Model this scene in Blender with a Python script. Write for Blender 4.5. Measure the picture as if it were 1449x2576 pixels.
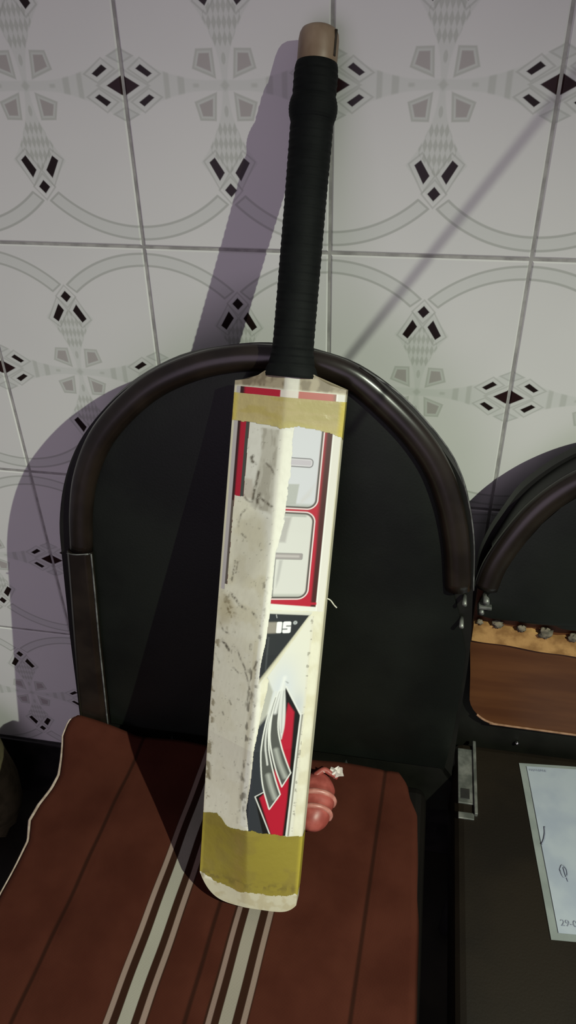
import bpy, bmesh, math, random
import numpy as np
from mathutils import Vector, Matrix

# ---------------------------------------------------------------- start clean
for o in list(bpy.data.objects):
    bpy.data.objects.remove(o)
scene = bpy.context.scene
COL = scene.collection
random.seed(7)
rng = np.random.default_rng(7)

# ---------------------------------------------------------------- camera
ZF = 1.20                                   # height of the measuring datum above the floor
cam_d = bpy.data.cameras.new('camera')
cam = bpy.data.objects.new('camera', cam_d)
COL.objects.link(cam)
cam_d.sensor_fit = 'VERTICAL'
cam_d.sensor_height = 36.0
cam_d.sensor_width = 36.0
cam_d.lens = 1890.0 / 2576.0 * 36.0
cam_d.clip_start = 0.02
RIGHT = Vector((0.98414, 0.17638, -0.01903))
UP = Vector((-0.08553, 0.56573, 0.82014))
BACK = Vector((0.15542, -0.80551, 0.57184))
cam.matrix_world = Matrix(((RIGHT.x, UP.x, BACK.x, 0.5105),
                           (RIGHT.y, UP.y, BACK.y, -0.7938),
                           (RIGHT.z, UP.z, BACK.z, ZF + 0.0753),
                           (0, 0, 0, 1)))
scene.camera = cam

# ---------------------------------------------------------------- light
world = bpy.data.worlds.new('room_fill')
scene.world = world
world.use_nodes = True
bg = world.node_tree.nodes['Background']
bg.inputs['Color'].default_value = (0.97, 0.88, 1.02, 1)
bg.inputs['Strength'].default_value = 0.165

LAMP = Vector((1.298, -1.043, ZF + 0.586))
ld = bpy.data.lights.new('torch_lamp', 'SPOT')
ld.energy = 160.0
ld.color = (0.915, 1.0, 0.81)
ld.shadow_soft_size = 0.006
ld.spot_size = math.radians(120)
ld.spot_blend = 1.0
lamp = bpy.data.objects.new('torch_lamp', ld)
COL.objects.link(lamp)
lamp.location = LAMP
AIM = LAMP + Vector((-0.50, 0.0, -0.866))           # a shaded lamp that shines down and to the left
lamp.rotation_euler = (AIM - LAMP).to_track_quat('-Z', 'Y').to_euler()

fd = bpy.data.lights.new('fill_light', 'AREA')          # added soft purplish fill facing the wall, not a lamp of the room
fd.shape = 'SQUARE'; fd.size = 1.3
fd.energy = 6.0
fd.color = (0.98, 0.78, 1.05)
fill = bpy.data.objects.new('fill_light', fd)
COL.objects.link(fill)
fill.location = (0.05, -2.15, 0.85)
fill.rotation_euler = (Vector((0.05, 0.0, 0.45)) - fill.location).to_track_quat('-Z', 'Y').to_euler()

scene.view_settings.view_transform = 'Standard'
scene.view_settings.look = 'None'
scene.view_settings.gamma = 1.0
scene.view_settings.use_curve_mapping = False
scene.view_settings.exposure = 0.0

# ================================================================ helpers
def tag(o, label=None, cat=None, group=None, kind=None):
    if label: o['label'] = label
    if cat: o['category'] = cat
    if group: o['group'] = group
    if kind: o['kind'] = kind
    return o

def thing(name, loc, label, cat, group=None):
    o = bpy.data.objects.new(name, None)
    o.empty_display_size = 0.05
    COL.objects.link(o)
    o.location = loc
    return tag(o, label, cat, group)

def mesh_obj(name, verts, faces, mat, parent=None, smooth=False, label=None):
    """One mesh object; vertices are given in world space and stored relative to the parent."""
    off = np.zeros(3)
    p = parent
    while p is not None:
        off += np.array(p.location)
        p = p.parent
    me = bpy.data.meshes.new(name)
    v = np.asarray(verts, float).reshape(-1, 3) - off
    me.from_pydata(v.tolist(), [], [list(map(int, f)) for f in faces])
    me.validate()
    if smooth:
        for pl in me.polygons:
            pl.use_smooth = True
    me.materials.append(mat)
    o = bpy.data.objects.new(name, me)
    COL.objects.link(o)
    if parent is not None:
        o.parent = parent
    if label: o['label'] = label
    return o

def grid_faces(nu, nv, close_u=False, close_v=False):
    f = []
    for i in range(nu if close_u else nu - 1):
        for j in range(nv if close_v else nv - 1):
            a = i * nv + j
            b = i * nv + (j + 1) % nv
            c = ((i + 1) % nu) * nv + (j + 1) % nv
            d = ((i + 1) % nu) * nv + j
            f.append((a, b, c, d))
    return f

def recalc(o):
    bm = bmesh.new(); bm.from_mesh(o.data)
    bmesh.ops.recalc_face_normals(bm, faces=bm.faces)
    bm.to_mesh(o.data); bm.free()
    return o

def bevel(o, w, seg=2, angle=35):
    m = o.modifiers.new('bevel', 'BEVEL')
    m.width = w; m.segments = seg; m.limit_method = 'ANGLE'
    m.angle_limit = math.radians(angle)
    m.harden_normals = False
    return o

def box(name, lo, hi, mat, parent=None, bev=0.0, seg=2, label=None):
    x0, y0, z0 = lo; x1, y1, z1 = hi
    v = [(x0,y0,z0),(x1,y0,z0),(x1,y1,z0),(x0,y1,z0),(x0,y0,z1),(x1,y0,z1),(x1,y1,z1),(x0,y1,z1)]
    f = [(3,2,1,0),(4,5,6,7),(0,1,5,4),(1,2,6,5),(2,3,7,6),(3,0,4,7)]
    o = mesh_obj(name, v, f, mat, parent, label=label)
    if bev: bevel(o, bev, seg)
    return o

def tube(name, pts, rad, mat, parent=None, n=10, label=None, flat=None, side=None):
    """Round (or elliptical) tube through points. flat=(a,b): half sizes along side / depth."""
    P = np.asarray(pts, float)
    m = len(P)
    T = np.gradient(P, axis=0)
    T /= np.linalg.norm(T, axis=1)[:, None]
    V = []
    up = np.array([0.0, 0.0, 1.0]) if abs(T[0][2]) < 0.9 else np.array([1.0, 0.0, 0.0])
    nrm = np.cross(T[0], up); nrm /= np.linalg.norm(nrm)
    for i in range(m):
        if side is not None:
            b = np.asarray(side, float); b = b - T[i] * (b @ T[i]); b /= np.linalg.norm(b)
            nn = np.cross(b, T[i])
        else:
            nn = nrm - T[i] * (nrm @ T[i]); nn /= np.linalg.norm(nn); nrm = nn
            b = np.cross(T[i], nn)
        r = rad[i] if hasattr(rad, '__len__') else rad
        ra, rb = (flat if flat else (r, r))
        for k in range(n):
            a = 2 * math.pi * k / n
            V.append(P[i] + nn * math.cos(a) * ra + b * math.sin(a) * rb)
    F = grid_faces(m, n, close_v=True)
    F.append(list(range(n))[::-1]); F.append([(m - 1) * n + k for k in range(n)])
    o = mesh_obj(name, V, F, mat, parent, smooth=True, label=label)
    return recalc(o)

def smooth_path(pts, n):
    """Catmull-Rom through points."""
    P = np.asarray(pts, float)
    P = np.vstack([2 * P[0] - P[1], P, 2 * P[-1] - P[-2]])
    out = []
    segs = len(P) - 3
    for i in range(n):
        t = i / (n - 1) * segs
        k = min(int(t), segs - 1); t -= k
        p0, p1, p2, p3 = P[k:k + 4]
        out.append(0.5 * ((2 * p1) + (-p0 + p2) * t + (2 * p0 - 5 * p1 + 4 * p2 - p3) * t * t + (-p0 + 3 * p1 - 3 * p2 + p3) * t ** 3))
    return np.array(out)

# ---------------------------------------------------------------- shader helpers
class Nodes:
    """Small expression builder on top of Math / Mix nodes."""
    def __init__(self, name, rough=0.5, spec=0.5):
        self.m = bpy.data.materials.new(name)
        self.m.use_nodes = True
        self.t = self.m.node_tree
        self.b = self.t.nodes['Principled BSDF']
        self.b.inputs['Roughness'].default_value = rough
        self.b.inputs['Specular IOR Level'].default_value = spec
    def node(self, kind): return self.t.nodes.new(kind)
    def link(self, a, b): self.t.links.new(a, b)
    def put(self, sock, v):
        if isinstance(v, bpy.types.NodeSocket): self.link(v, sock)
        elif v is not None: sock.default_value = v
    def math(self, op, a, b=None, c=None):
        n = self.node('ShaderNodeMath'); n.operation = op
        for i, v in enumerate((a, b, c)):
            if v is not None: self.put(n.inputs[i], v)
        return n.outputs[0]
    def coords(self, which='Object'):
        tc = self.node('ShaderNodeTexCoord'); s = self.node('ShaderNodeSeparateXYZ')
        self.link(tc.outputs[which], s.inputs[0])
        self.vec = tc.outputs[which]
        return s.outputs
    def lin(self, a, ka, b, kb, c):
        return self.math('MULTIPLY_ADD', a, ka, self.math('MULTIPLY_ADD', b, kb, c))
    def poly(self, a, b, pts):
        cx = sum(p[0] for p in pts) / len(pts); cy = sum(p[1] for p in pts) / len(pts)
        d = None
        for (x0, y0), (x1, y1) in zip(pts, pts[1:] + pts[:1]):
            nx, ny = y1 - y0, x0 - x1
            l = math.hypot(nx, ny); nx /= l; ny /= l
            c = -(nx * x0 + ny * y0)
            if nx * cx + ny * cy + c > 0: nx, ny, c = -nx, -ny, -c
            e = self.lin(a, nx, b, ny, c)
            d = e if d is None else self.math('MAXIMUM', d, e)
        return d
    def circle(self, a, b, cx, cy, r):
        dx = self.math('SUBTRACT', a, cx); dy = self.math('SUBTRACT', b, cy)
        q = self.math('MULTIPLY_ADD', dx, dx, self.math('MULTIPLY', dy, dy))
        return self.math('SUBTRACT', self.math('SQRT', q), r)
    def mask(self, d, w=0.004, at=0.0):
        n = self.node('ShaderNodeMapRange'); n.interpolation_type = 'SMOOTHSTEP'
        self.put(n.inputs['Value'], d)
        n.inputs['From Min'].default_value = at - w; n.inputs['From Max'].default_value = at + w
        n.inputs['To Min'].default_value = 1.0; n.inputs['To Max'].default_value = 0.0
        return n.outputs[0]
    def line(self, d, at, half, w=0.003):
        return self.mask(self.math('ABSOLUTE', self.math('SUBTRACT', d, at)), w, half)
    def mul(self, *a):
        r = a[0]
        for q in a[1:]: r = self.math('MULTIPLY', r, q)
        return r
    def mix(self, fac, c0, c1):
        n = self.node('ShaderNodeMix'); n.data_type = 'RGBA'
        self.put(n.inputs[0], fac)
        for s, v in ((n.inputs[6], c0), (n.inputs[7], c1)):
            if isinstance(v, tuple): s.default_value = (*v, 1)
            else: self.link(v, s)
        return n.outputs[2]
    def noise(self, scale, detail=3, vec=None, stretch=None):
        n = self.node('ShaderNodeTexNoise')
        n.inputs['Scale'].default_value = scale; n.inputs['Detail'].default_value = detail
        v = vec if vec is not None else self.vec
        if stretch:
            mp = self.node('ShaderNodeMapping'); mp.inputs['Scale'].default_value = stretch
            self.link(v, mp.inputs[0]); v = mp.outputs[0]
        self.link(v, n.inputs['Vector'])
        return n.outputs['Fac']
    def ramp(self, fac, lo, hi):
        n = self.node('ShaderNodeMapRange'); n.interpolation_type = 'SMOOTHSTEP'
        self.put(n.inputs['Value'], fac)
        n.inputs['From Min'].default_value = lo; n.inputs['From Max'].default_value = hi
        return n.outputs[0]
    def bump(self, h, strength=0.3, dist=0.001):
        n = self.node('ShaderNodeBump')
        n.inputs['Strength'].default_value = strength; n.inputs['Distance'].default_value = dist
        self.link(h, n.inputs['Height']); self.link(n.outputs[0], self.b.inputs['Normal'])
    def color(self, c): self.put(self.b.inputs['Base Color'], c if not isinstance(c, tuple) else (*c, 1))

def mottled(name, c0, c1, scale, rough=0.5, spec=0.5, bump=0.0, bscale=None, stretch=None, lo=0.35, hi=0.65, bdist=0.0006):
    k = Nodes(name, rough, spec); k.coords()
    k.color(k.mix(k.ramp(k.noise(scale, 4, stretch=stretch), lo, hi), c0, c1))
    if bump: k.bump(k.noise(bscale or scale * 4, 4, stretch=stretch), bump, bdist)
    return k.m

def attr_mat(name, rough=0.4, spec=0.5, grain=0.0, coat=0.0, bump=0.0):
    k = Nodes(name, rough, spec); k.coords()
    a = k.node('ShaderNodeAttribute'); a.attribute_name = 'print'
    c = a.outputs['Color']
    if grain:
        f = k.math('MULTIPLY', k.ramp(k.noise(260, 5, stretch=(1, 1, .25)), .35, .75), grain)
        c = k.mix(f, c, (0.30, 0.27, 0.20))
    k.color(c)
    if bump: k.bump(k.noise(95, 3), bump, .0015)
    if coat:
        k.b.inputs['Coat Weight'].default_value = coat
        k.b.inputs['Coat Roughness'].default_value = 0.12
    return k.m

# ================================================================ materials
TW = 0.204                                   # tile width; height is 1.5 times that

def tile_material():
    k = Nodes('glazed_printed_tile', 0.28, 0.22)
    X, Y, Z = k.coords()
    a = k.math('ABSOLUTE', k.math('MULTIPLY', X, 1 / TW))
    b = k.math('ABSOLUTE', k.math('MULTIPLY', k.math('SUBTRACT', Z, 0.0007), 1 / TW))
    white = (0.66, 0.655, 0.635); green = (0.44, 0.455, 0.41); pale = (0.575, 0.59, 0.555)
    grey = (0.40, 0.372, 0.355); dark = (0.014, 0.008, 0.007); line = (0.40, 0.41, 0.375)
    c = k.mix(k.ramp(k.noise(9, 2), .3, .7), white, (0.68, 0.672, 0.65))
    big = k.circle(a, b, .5, 0, 0)           # distance from the diamond on the joint
    low = k.circle(a, b, .064, .768, .747)   # curve that bounds the sideways arms
    varm = k.mul(k.mask(k.math('MULTIPLY', big, -1), .006, -.487), k.mask(k.lin(b, 1.0, a, 1.2, -.505), .005))
    harm = k.mul(k.mask(k.math('MULTIPLY', low, -1), .006, 0.0), k.mask(b, .01, .16))
    c = k.mix(k.math('MULTIPLY', varm, .6), c, pale)
    c = k.mix(k.math('MULTIPLY', harm, .6), c, pale)
    # lattice of little diamonds in the upright arms
    fa = k.math('PINGPONG', k.math('ADD', a, .012), .012)
    fb = k.math('PINGPONG', k.math('ADD', b, .001), .031)
    lat = k.mask(k.lin(fa, 1 / .012, fb, 1 / .031, -1.0), .35)
    wedge = k.mask(k.lin(b, 1.0, a, 1.15, -.385), .004)
    lat = k.mul(lat, varm, wedge, k.mask(k.math('MULTIPLY', b, -1), .006, -.155))
    c = k.mix(k.math('MULTIPLY', lat, .75), c, green)
    # bars in the sideways arms
    bars = k.math('MAXIMUM', k.line(a, .212, .016, .006), k.line(a, .283, .013, .006))
    bars = k.math('MAXIMUM', bars, k.mul(k.line(a, .14, .014, .008), k.mask(b, .006, .008)))
    c = k.mix(k.mul(bars, harm, .6, k.mask(a, .01, .32)), c, green)
    # heart of the flower and the small drops
    c = k.mix(k.math('MULTIPLY', k.mask(k.lin(a, 1, b, 1, -.022), .01), .6), c, green)
    dr = k.circle(k.math('MULTIPLY', a, 2.4), b, 0, .108, .024)
    c = k.mix(k.math('MULTIPLY', k.mask(dr, .006), .65), c, green)
    # petals
    pet = k.poly(a, b, [(.068, .130), (.116, .129), (.130, .080), (.062, .055)])
    c = k.mix(k.math('MULTIPLY', k.mask(pet, .004, .019), .8), c, green)
    c = k.mix(k.math('MULTIPLY', k.mask(pet, .004, .009), .8), c, pale)
    c = k.mix(k.mask(pet, .004), c, grey)
    # ring band around the joint diamond
    end = k.lin(a, -.62, b, -.78, .42)
    band = k.mul(k.line(big, .68, .035), k.mask(end, .003))
    c = k.mix(k.math('MULTIPLY', band, .5), c, pale)
    bl = k.math('MAXIMUM', k.line(big, .648, .006), k.line(big, .712, .006))
    bl = k.math('MAXIMUM', k.mul(bl, k.mask(end, .003)), k.mul(k.line(end, -.004, .005), k.line(big, .68, .035)))
    c = k.mix(k.math('MULTIPLY', bl, .75), c, line)
    # dark rods and diamonds, each inside a thin pale outline
    for pts in ([(.027, .378), (.054, .416), (.102, .332), (.073, .309)],
                [(.350, .050), (.374, .036), (.429, .070), (.404, .088)]):
        d = k.poly(a, b, pts)
        c = k.mix(k.math('MULTIPLY', k.line(d, .021, .004), .55), c, line)
        c = k.mix(k.mask(d, .003), c, dark)
    d = k.math('MULTIPLY', k.lin(a, 1 / .031, k.math('ABSOLUTE', k.math('SUBTRACT', b, .459)), 1 / .033, -1), .0225)
    c = k.mix(k.math('MULTIPLY', k.line(d, .021, .004), .55), c, line)
    c = k.mix(k.mask(d, .003), c, dark)
    ai = k.math('SUBTRACT', .5, a)
    d = k.math('MULTIPLY', k.lin(ai, 1 / .083, b, 1 / .046, -1), .040)
    c = k.mix(k.math('MULTIPLY', k.line(d, .022, .005), .5), c, line)
    c = k.mix(k.mask(d, .003), c, (0.020, 0.008, 0.008))
    d = k.math('MULTIPLY', k.lin(ai, 1 / .070, k.math('ABSOLUTE', k.math('SUBTRACT', b, .122)), 1 / .034, -1), .030)
    c = k.mix(k.math('MULTIPLY', k.mask(d, .003), .5), c, (0.52, 0.535, 0.51))
    c = k.mix(k.math('MULTIPLY', k.line(d, -.004, .004), .5), c, line)
    k.color(c)
    return k.m

M = {}
M['tile'] = tile_material()
M['grout'] = mottled('grout', (.27, .26, .25), (.38, .37, .35), 60, .85, .2, .3, 300)
M['skirting'] = mottled('black_skirting_stone', (.006, .006, .006), (.014, .013, .012), 30, .35, .4)
M['floor'] = mottled('dark_floor', (.010, .009, .006), (.020, .017, .011), 12, .5, .4)
M['sack'] = mottled('olive_sack_cloth', (.05, .044, .022), (.085, .072, .038), 40, .9, .1, .5, 600)
M['vinyl'] = mottled('black_leatherette', (.0026, .0034, .0024), (.0066, .0082, .0060), 7, .48, .24, .35, 420, bdist=.0004)
M['vinyl_seat'] = mottled('dark_seat_leatherette', (.0046, .0028, .0013), (.0092, .0058, .0028), 9, .55, .22, .35, 380, bdist=.0004)
M['seat_dark'] = mottled('black_seat_leatherette', (.0022, .0016, .0012), (.0042, .0030, .0022), 9, .6, .15)
M['moulding'] = mottled('brown_edge_moulding', (.0085, .0058, .0042), (.0150, .0105, .0075), 24, .28, .5)
M['shell'] = mottled('black_plastic_shell', (.0042, .0042, .0032), (.0075, .0075, .0057), 18, .45, .3)
M['frame'] = mottled('black_painted_steel', (.010, .010, .010), (.018, .017, .016), 40, .4, .5)
M['metal'] = mottled('dull_grey_metal', (.10, .105, .095), (.24, .24, .22), 55, .45, .5)
M['metal'].node_tree.nodes['Principled BSDF'].inputs['Metallic'].default_value = 0.55
M['chrome'] = mottled('bright_chrome', (.6, .6, .58), (.7, .7, .68), 90, .10, .8)
M['chrome'].node_tree.nodes['Principled BSDF'].inputs['Metallic'].default_value = 1.0
M['piping_and_glint'] = mottled('grey_piping_and_glint', (.05, .05, .048), (.14, .14, .135), 70, .5, .4)
M['ply'] = mottled('brown_plywood', (.062, .0195, .0055), (.092, .0325, .0098), 14, .42, .4, .15, 60, stretch=(.35, 1, 3), bdist=.0003)
M['ply_edge'] = mottled('pale_plywood_edge', (.17, .085, .045), (.27, .15, .09), 80, .7, .3)
M['lining'] = mottled('torn_tan_lining', (.20, .10, .035), (.36, .20, .075), 55, .85, .15, .6, 260)
M['fluff'] = mottled('grey_fluff', (.08, .07, .055), (.19, .16, .12), 90, .95, .05)

def cloth_material():
    k = Nodes('striped_woven_cloth', 0.92, 0.05)
    X, Y, Z = k.coords('Object')
    # lengthwise stripes; the cloth lies about three degrees off square
    u = k.lin(X, 1.0, Y, -.047, .32295)
    c = k.mix(k.ramp(k.noise(16, 4), .3, .7), (.045, .0118, .0072), (.060, .0168, .0102))
    for x0 in (.1735, .3395, .4975):
        c = k.mix(k.math('MULTIPLY', k.line(u, x0, .0022, .0015), .75), c, (.014, .0055, .0035))
    for x0 in (.2825, .379):
        c = k.mix(k.line(u, x0, .0215, .001), c, (.026, .010, .006))
    for x0, h, col in ((.2645, .0028, (.22, .155, .13)), (.282, .0066, (.27, .25, .21)), (.2995, .0030, (.22, .155, .13)),
                       (.3625, .0026, (.19, .13, .11)), (.379, .0063, (.24, .21, .175)), (.3965, .0028, (.21, .15, .125))):
        c = k.mix(k.line(u, x0, h, .0006), c, col)
    wv = k.node('ShaderNodeTexWave'); wv.inputs['Scale'].default_value = 420
    k.link(k.vec, wv.inputs['Vector'])
    wv2 = k.node('ShaderNodeTexWave'); wv2.inputs['Scale'].default_value = 420; wv2.bands_direction = 'Y'
    k.link(k.vec, wv2.inputs['Vector'])
    k.bump(k.math('ADD', k.math('ADD', wv.outputs['Fac'], wv2.outputs['Fac']), k.noise(500, 3)), .35, .0006)
    k.color(c)
    return k.m
M['cloth'] = cloth_material()
M['selvage'] = mottled('pale_selvage', (.28, .21, .17), (.40, .32, .27), 120, .9, .1)
M['blade'] = attr_mat('worn_white_bat_coat', .45, .45, .10)
M['sticker'] = attr_mat('bat_sticker', .30, .5, .0, .25)
M['grip'] = mottled('black_rubber_grip', (.0020, .0028, .0026), (.0042, .0052, .0049), 50, .72, .16, .3, 900, bdist=.0004)
M['cane'] = mottled('brown_cane_handle', (.15, .095, .055), (.30, .22, .15), 26, .45, .4, .2, 120, stretch=(1, 1, .12))
M['cane_dark'] = mottled('dark_handle_groove', (.02, .015, .01), (.04, .03, .02), 60, .6, .3)
M['tape_top'] = attr_mat('clear_yellow_tape', .16, .6, .0, .6, .55)
M['tape_toe'] = attr_mat('yellowed_tape', .34, .45, .0, .15, .3)
M['thread'] = mottled('pale_thread', (.45, .43, .38), (.6, .57, .5), 200, .9, .1)
M['pouch'] = mottled('pinkish_red_plastic', (.25, .050, .040), (.36, .085, .070), 60, .42, .4, .25, 160)
M['rib'] = mottled('pale_pink_plastic', (.38, .13, .105), (.48, .21, .175), 90, .4, .5)
M['tail'] = mottled('white_film', (.55, .48, .45), (.72, .66, .62), 130, .3, .5)
M['paper'] = mottled('white_paper', (.25, .275, .335), (.30, .325, .37), 22, .7, .3)
M['ink'] = mottled('grey_blue_ink', (.13, .14, .19), (.22, .23, .28), 300, .8, .2)
M['smudge'] = mottled('faint_blue_ink', (.20, .22, .28), (.245, .265, .32), 140, .8, .2)
k = Nodes('clear_sleeve', .22, .5); k.coords()
k.color(k.mix(k.ramp(k.noise(30, 3), .3, .7), (.30, .33, .32), (.38, .41, .40)))
k.b.inputs['Alpha'].default_value = 0.42
M['sleeve'] = k.m
M['wire'] = mottled('black_cord', (.02, .02, .02), (.04, .04, .04), 50, .5, .4)

# ================================================================ room
def wz(z): return ZF + z

wall = box('wall_back', (-1.5, 0.0015, 0.0), (2.3, 0.12, 2.7), M['grout'])
tag(wall, kind='structure')
wall['label'] = 'wall covered in white glazed tiles printed with brown and grey motifs'
TH = TW * 1.5
def tile_mesh():
    hw, hh, c, d = TW / 2 - .0017, TH / 2 - .0017, .0014, .0045
    v = []
    for (w, h, y) in ((hw, hh, d), (hw, hh, .0012), (hw - c, hh - c, 0.0)):
        v += [(-w, y, -h), (w, y, -h), (w, y, h), (-w, y, h)]
    f = [(8, 9, 10, 11)]
    for a in (0, 4):
        for i in range(4):
            f.append((a + i, a + (i + 1) % 4, a + 4 + (i + 1) % 4, a + 4 + i))
    me = bpy.data.meshes.new('tile'); me.from_pydata(v, [], f); me.materials.append(M['tile'])
    return me
tme = tile_mesh()
for i in range(-6, 10):
    for j in range(-4, 4):
        o = bpy.data.objects.new('tile', tme); COL.objects.link(o)
        o.parent = wall
        o.location = ((i + .5) * TW, random.uniform(-.0002, .0002), wz(-j * TH))
        o.rotation_euler = (random.uniform(-.0012, .0012), 0, random.uniform(-.0012, .0012))
sk = box('baseboard_back', (-1.5, -.009, 0.0), (2.3, .0013, wz(-1.046)), M['skirting'], bev=.003)
tag(sk, kind='structure')
fl = box('floor', (-1.5, -2.6, -.08), (2.3, .12, 0.0), M['floor'])
tag(fl, kind='structure')

# ================================================================ cricket bat (measured frame: toe point, long axis, width, thickness)
BO = np.array([0.3760, -0.3722, wz(-0.7460)])
BA = np.array([0.0273, 0.4239, 0.9053]); BA /= np.linalg.norm(BA)
BW = np.array([0.9996, -0.0180, -0.0217]); BW -= BA * (BW @ BA); BW /= np.linalg.norm(BW)
BN = np.cross(BW, BA)
BL, KB, HC = 0.5695, 0.054, 0.0165
def ridge_h(s): return np.interp(s, [0, .03, .10, .20, .30, .42, .52, .57], [.020, .026, .043, .055, .052, .040, .032, .031])
def edge_h(s): return np.interp(s, [0, .05, .2, .35, .57], [.016, .018, .024, .021, .015])
def toe_s(t):
    q = np.abs(t) / KB
    return np.where(t < 0, .030 * q ** 4, .012 * q ** 7)
def top_s(t):
    return np.interp(np.abs(t), [0, .024, .030, .040, .054], [.5695, .5695, .5650, .5605, .5580])
def bat_pt(s, t, h):
    s, t, h = np.broadcast_arrays(s, t, h)
    return BO + s[..., None] * BA + t[..., None] * BW + h[..., None] * BN
def bat_surface(s, u, off=0.0):
    """s along the blade; u across the back, running on over both edges. Lifted by off."""
    s, u = np.broadcast_arrays(s, u)
    t = np.clip(u, -KB, KB)
    sc = np.minimum(np.maximum(s, toe_s(t)), top_s(t))
    e, r = edge_h(sc), ridge_h(sc)
    a = (np.sqrt(t * t + .0022 ** 2) - .0022) / (KB - .0016)
    h = e + (r - e) * (1 - np.clip(a, 0, 1))
    over = np.maximum(np.abs(u) - KB, 0)
    h = np.where(over > 0, e - over, h)
    h = np.maximum(h, 0)
    side = np.clip((np.abs(u) - KB + .002) / .004, 0, 1)
    return bat_pt(sc, t + np.sign(u) * off * side, h + off * (1 - side))

def value_noise(x, y, scale, seed=0):
    r = np.random.default_rng(seed); n = 256
    g = r.random((n, n))
    X, Y = x * scale, y * scale
    xi, yi = np.floor(X).astype(int), np.floor(Y).astype(int)
    fx, fy = X - xi, Y - yi
    fx = fx * fx * (3 - 2 * fx); fy = fy * fy * (3 - 2 * fy)
    q = lambda a, b: g[a % n, b % n]
    return (q(xi, yi) * (1 - fx) + q(xi + 1, yi) * fx) * (1 - fy) + (q(xi, yi + 1) * (1 - fx) + q(xi + 1, yi + 1) * fx) * fy
def fbm(x, y, sc, seed=0):
    return (value_noise(x, y, sc, seed) + .5 * value_noise(x, y, sc * 2.1, seed + 1) + .25 * value_noise(x, y, sc * 4.3, seed + 2)) / 1.75

class Paint:
    """Print and wear laid out in millimetres: S up the blade, T across it."""
    def __init__(self, S, T, base):
        self.S, self.T = S, T
        self.c = np.empty(S.shape + (3,)); self.c[...] = base
        self.a = np.ones(S.shape)
    def lay(self, m, col):
        m = np.clip(m, 0, 1)[..., None]
        self.c = self.c * (1 - m) + np.asarray(col) * m
    def sd(self, pts):
        p = np.asarray(pts, float); S, T = self.S, self.T
        d = np.full(S.shape, 1e9); sgn = np.ones(S.shape)
        for (x0, y0), (x1, y1) in zip(p, np.roll(p, -1, 0)):
            ex, ey = x1 - x0, y1 - y0
            wx, wy = S - x0, T - y0
            k = np.clip((wx * ex + wy * ey) / (ex * ex + ey * ey + 1e-12), 0, 1)
            d = np.minimum(d, (wx - ex * k) ** 2 + (wy - ey * k) ** 2)
            c1, c2, c3 = T >= y0, T < y1, ex * wy > ey * wx
            flip = (c1 & c2 & c3) | (~c1 & ~c2 & ~c3)
            sgn = np.where(flip, -sgn, sgn)
        return sgn * np.sqrt(d)
    def poly(self, pts, col, soft=.35, k=1.0, grow=0.0):
        self.lay(k * np.clip(.5 - (self.sd(pts) - grow) / (2 * soft), 0, 1), col)
    def outline(self, pts, col, half, soft=.3, k=1.0):
        self.lay(k * np.clip(.5 - (np.abs(self.sd(pts)) - half) / (2 * soft), 0, 1), col)
    def stroke(self, pts, col, half, soft=.35, k=1.0):
        p = np.asarray(pts, float); d = np.full(self.S.shape, 1e9)
        for (x0, y0), (x1, y1) in zip(p[:-1], p[1:]):
            ex, ey = x1 - x0, y1 - y0
            wx, wy = self.S - x0, self.T - y0
            q = np.clip((wx * ex + wy * ey) / (ex * ex + ey * ey + 1e-12), 0, 1)
            d = np.minimum(d, (wx - ex * q) ** 2 + (wy - ey * q) ** 2)
        self.lay(k * np.clip(.5 - (np.sqrt(d) - half) / (2 * soft), 0, 1), col)
    def rrect(self, s0, s1, t0, t1, r):
        cs, ct = (s0 + s1) / 2, (t0 + t1) / 2
        qs = np.abs(self.S - cs) - (s1 - s0) / 2 + r; qt = np.abs(self.T - ct) - (t1 - t0) / 2 + r
        return np.hypot(np.maximum(qs, 0), np.maximum(qt, 0)) + np.minimum(np.maximum(qs, qt), 0) - r
    def fill(self, d, col, soft=.35, k=1.0): self.lay(k * np.clip(.5 - d / (2 * soft), 0, 1), col)
    def ring(self, d, at, half, col, soft=.3, k=1.0): self.fill(np.abs(d - at) - half, col, soft, k)

def ss(x, a, b):
    q = np.clip((x - a) / (b - a), 0, 1); return q * q * (3 - 2 * q)

def color_attr(o, rgb):
    at = o.data.color_attributes.new('print', 'FLOAT_COLOR', 'POINT')
    buf = np.ones((len(o.data.vertices), 4), np.float32); buf[:, :3] = rgb
    at.data.foreach_set('color', buf.ravel())

CREAM = np.array([.62, .58, .44]); WHITE = np.array([.70, .675, .56]); LILAC = np.array([.55, .55, .59])
RED = np.array([.40, .012, .030]); DKRED = np.array([.035, .012, .010]); CHAR = np.array([.022, .025, .027]); BLACK = np.array([.010, .010, .009])
SILV = np.array([.60, .60, .575]); WOOD = np.array([.52, .44, .30]); DIRT = np.array([.10, .085, .06])

bat = thing('cricket_bat', tuple(BO), 'worn cricket bat with black grip and red and white stickers leaning on tiled wall', 'cricket bat')

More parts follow.
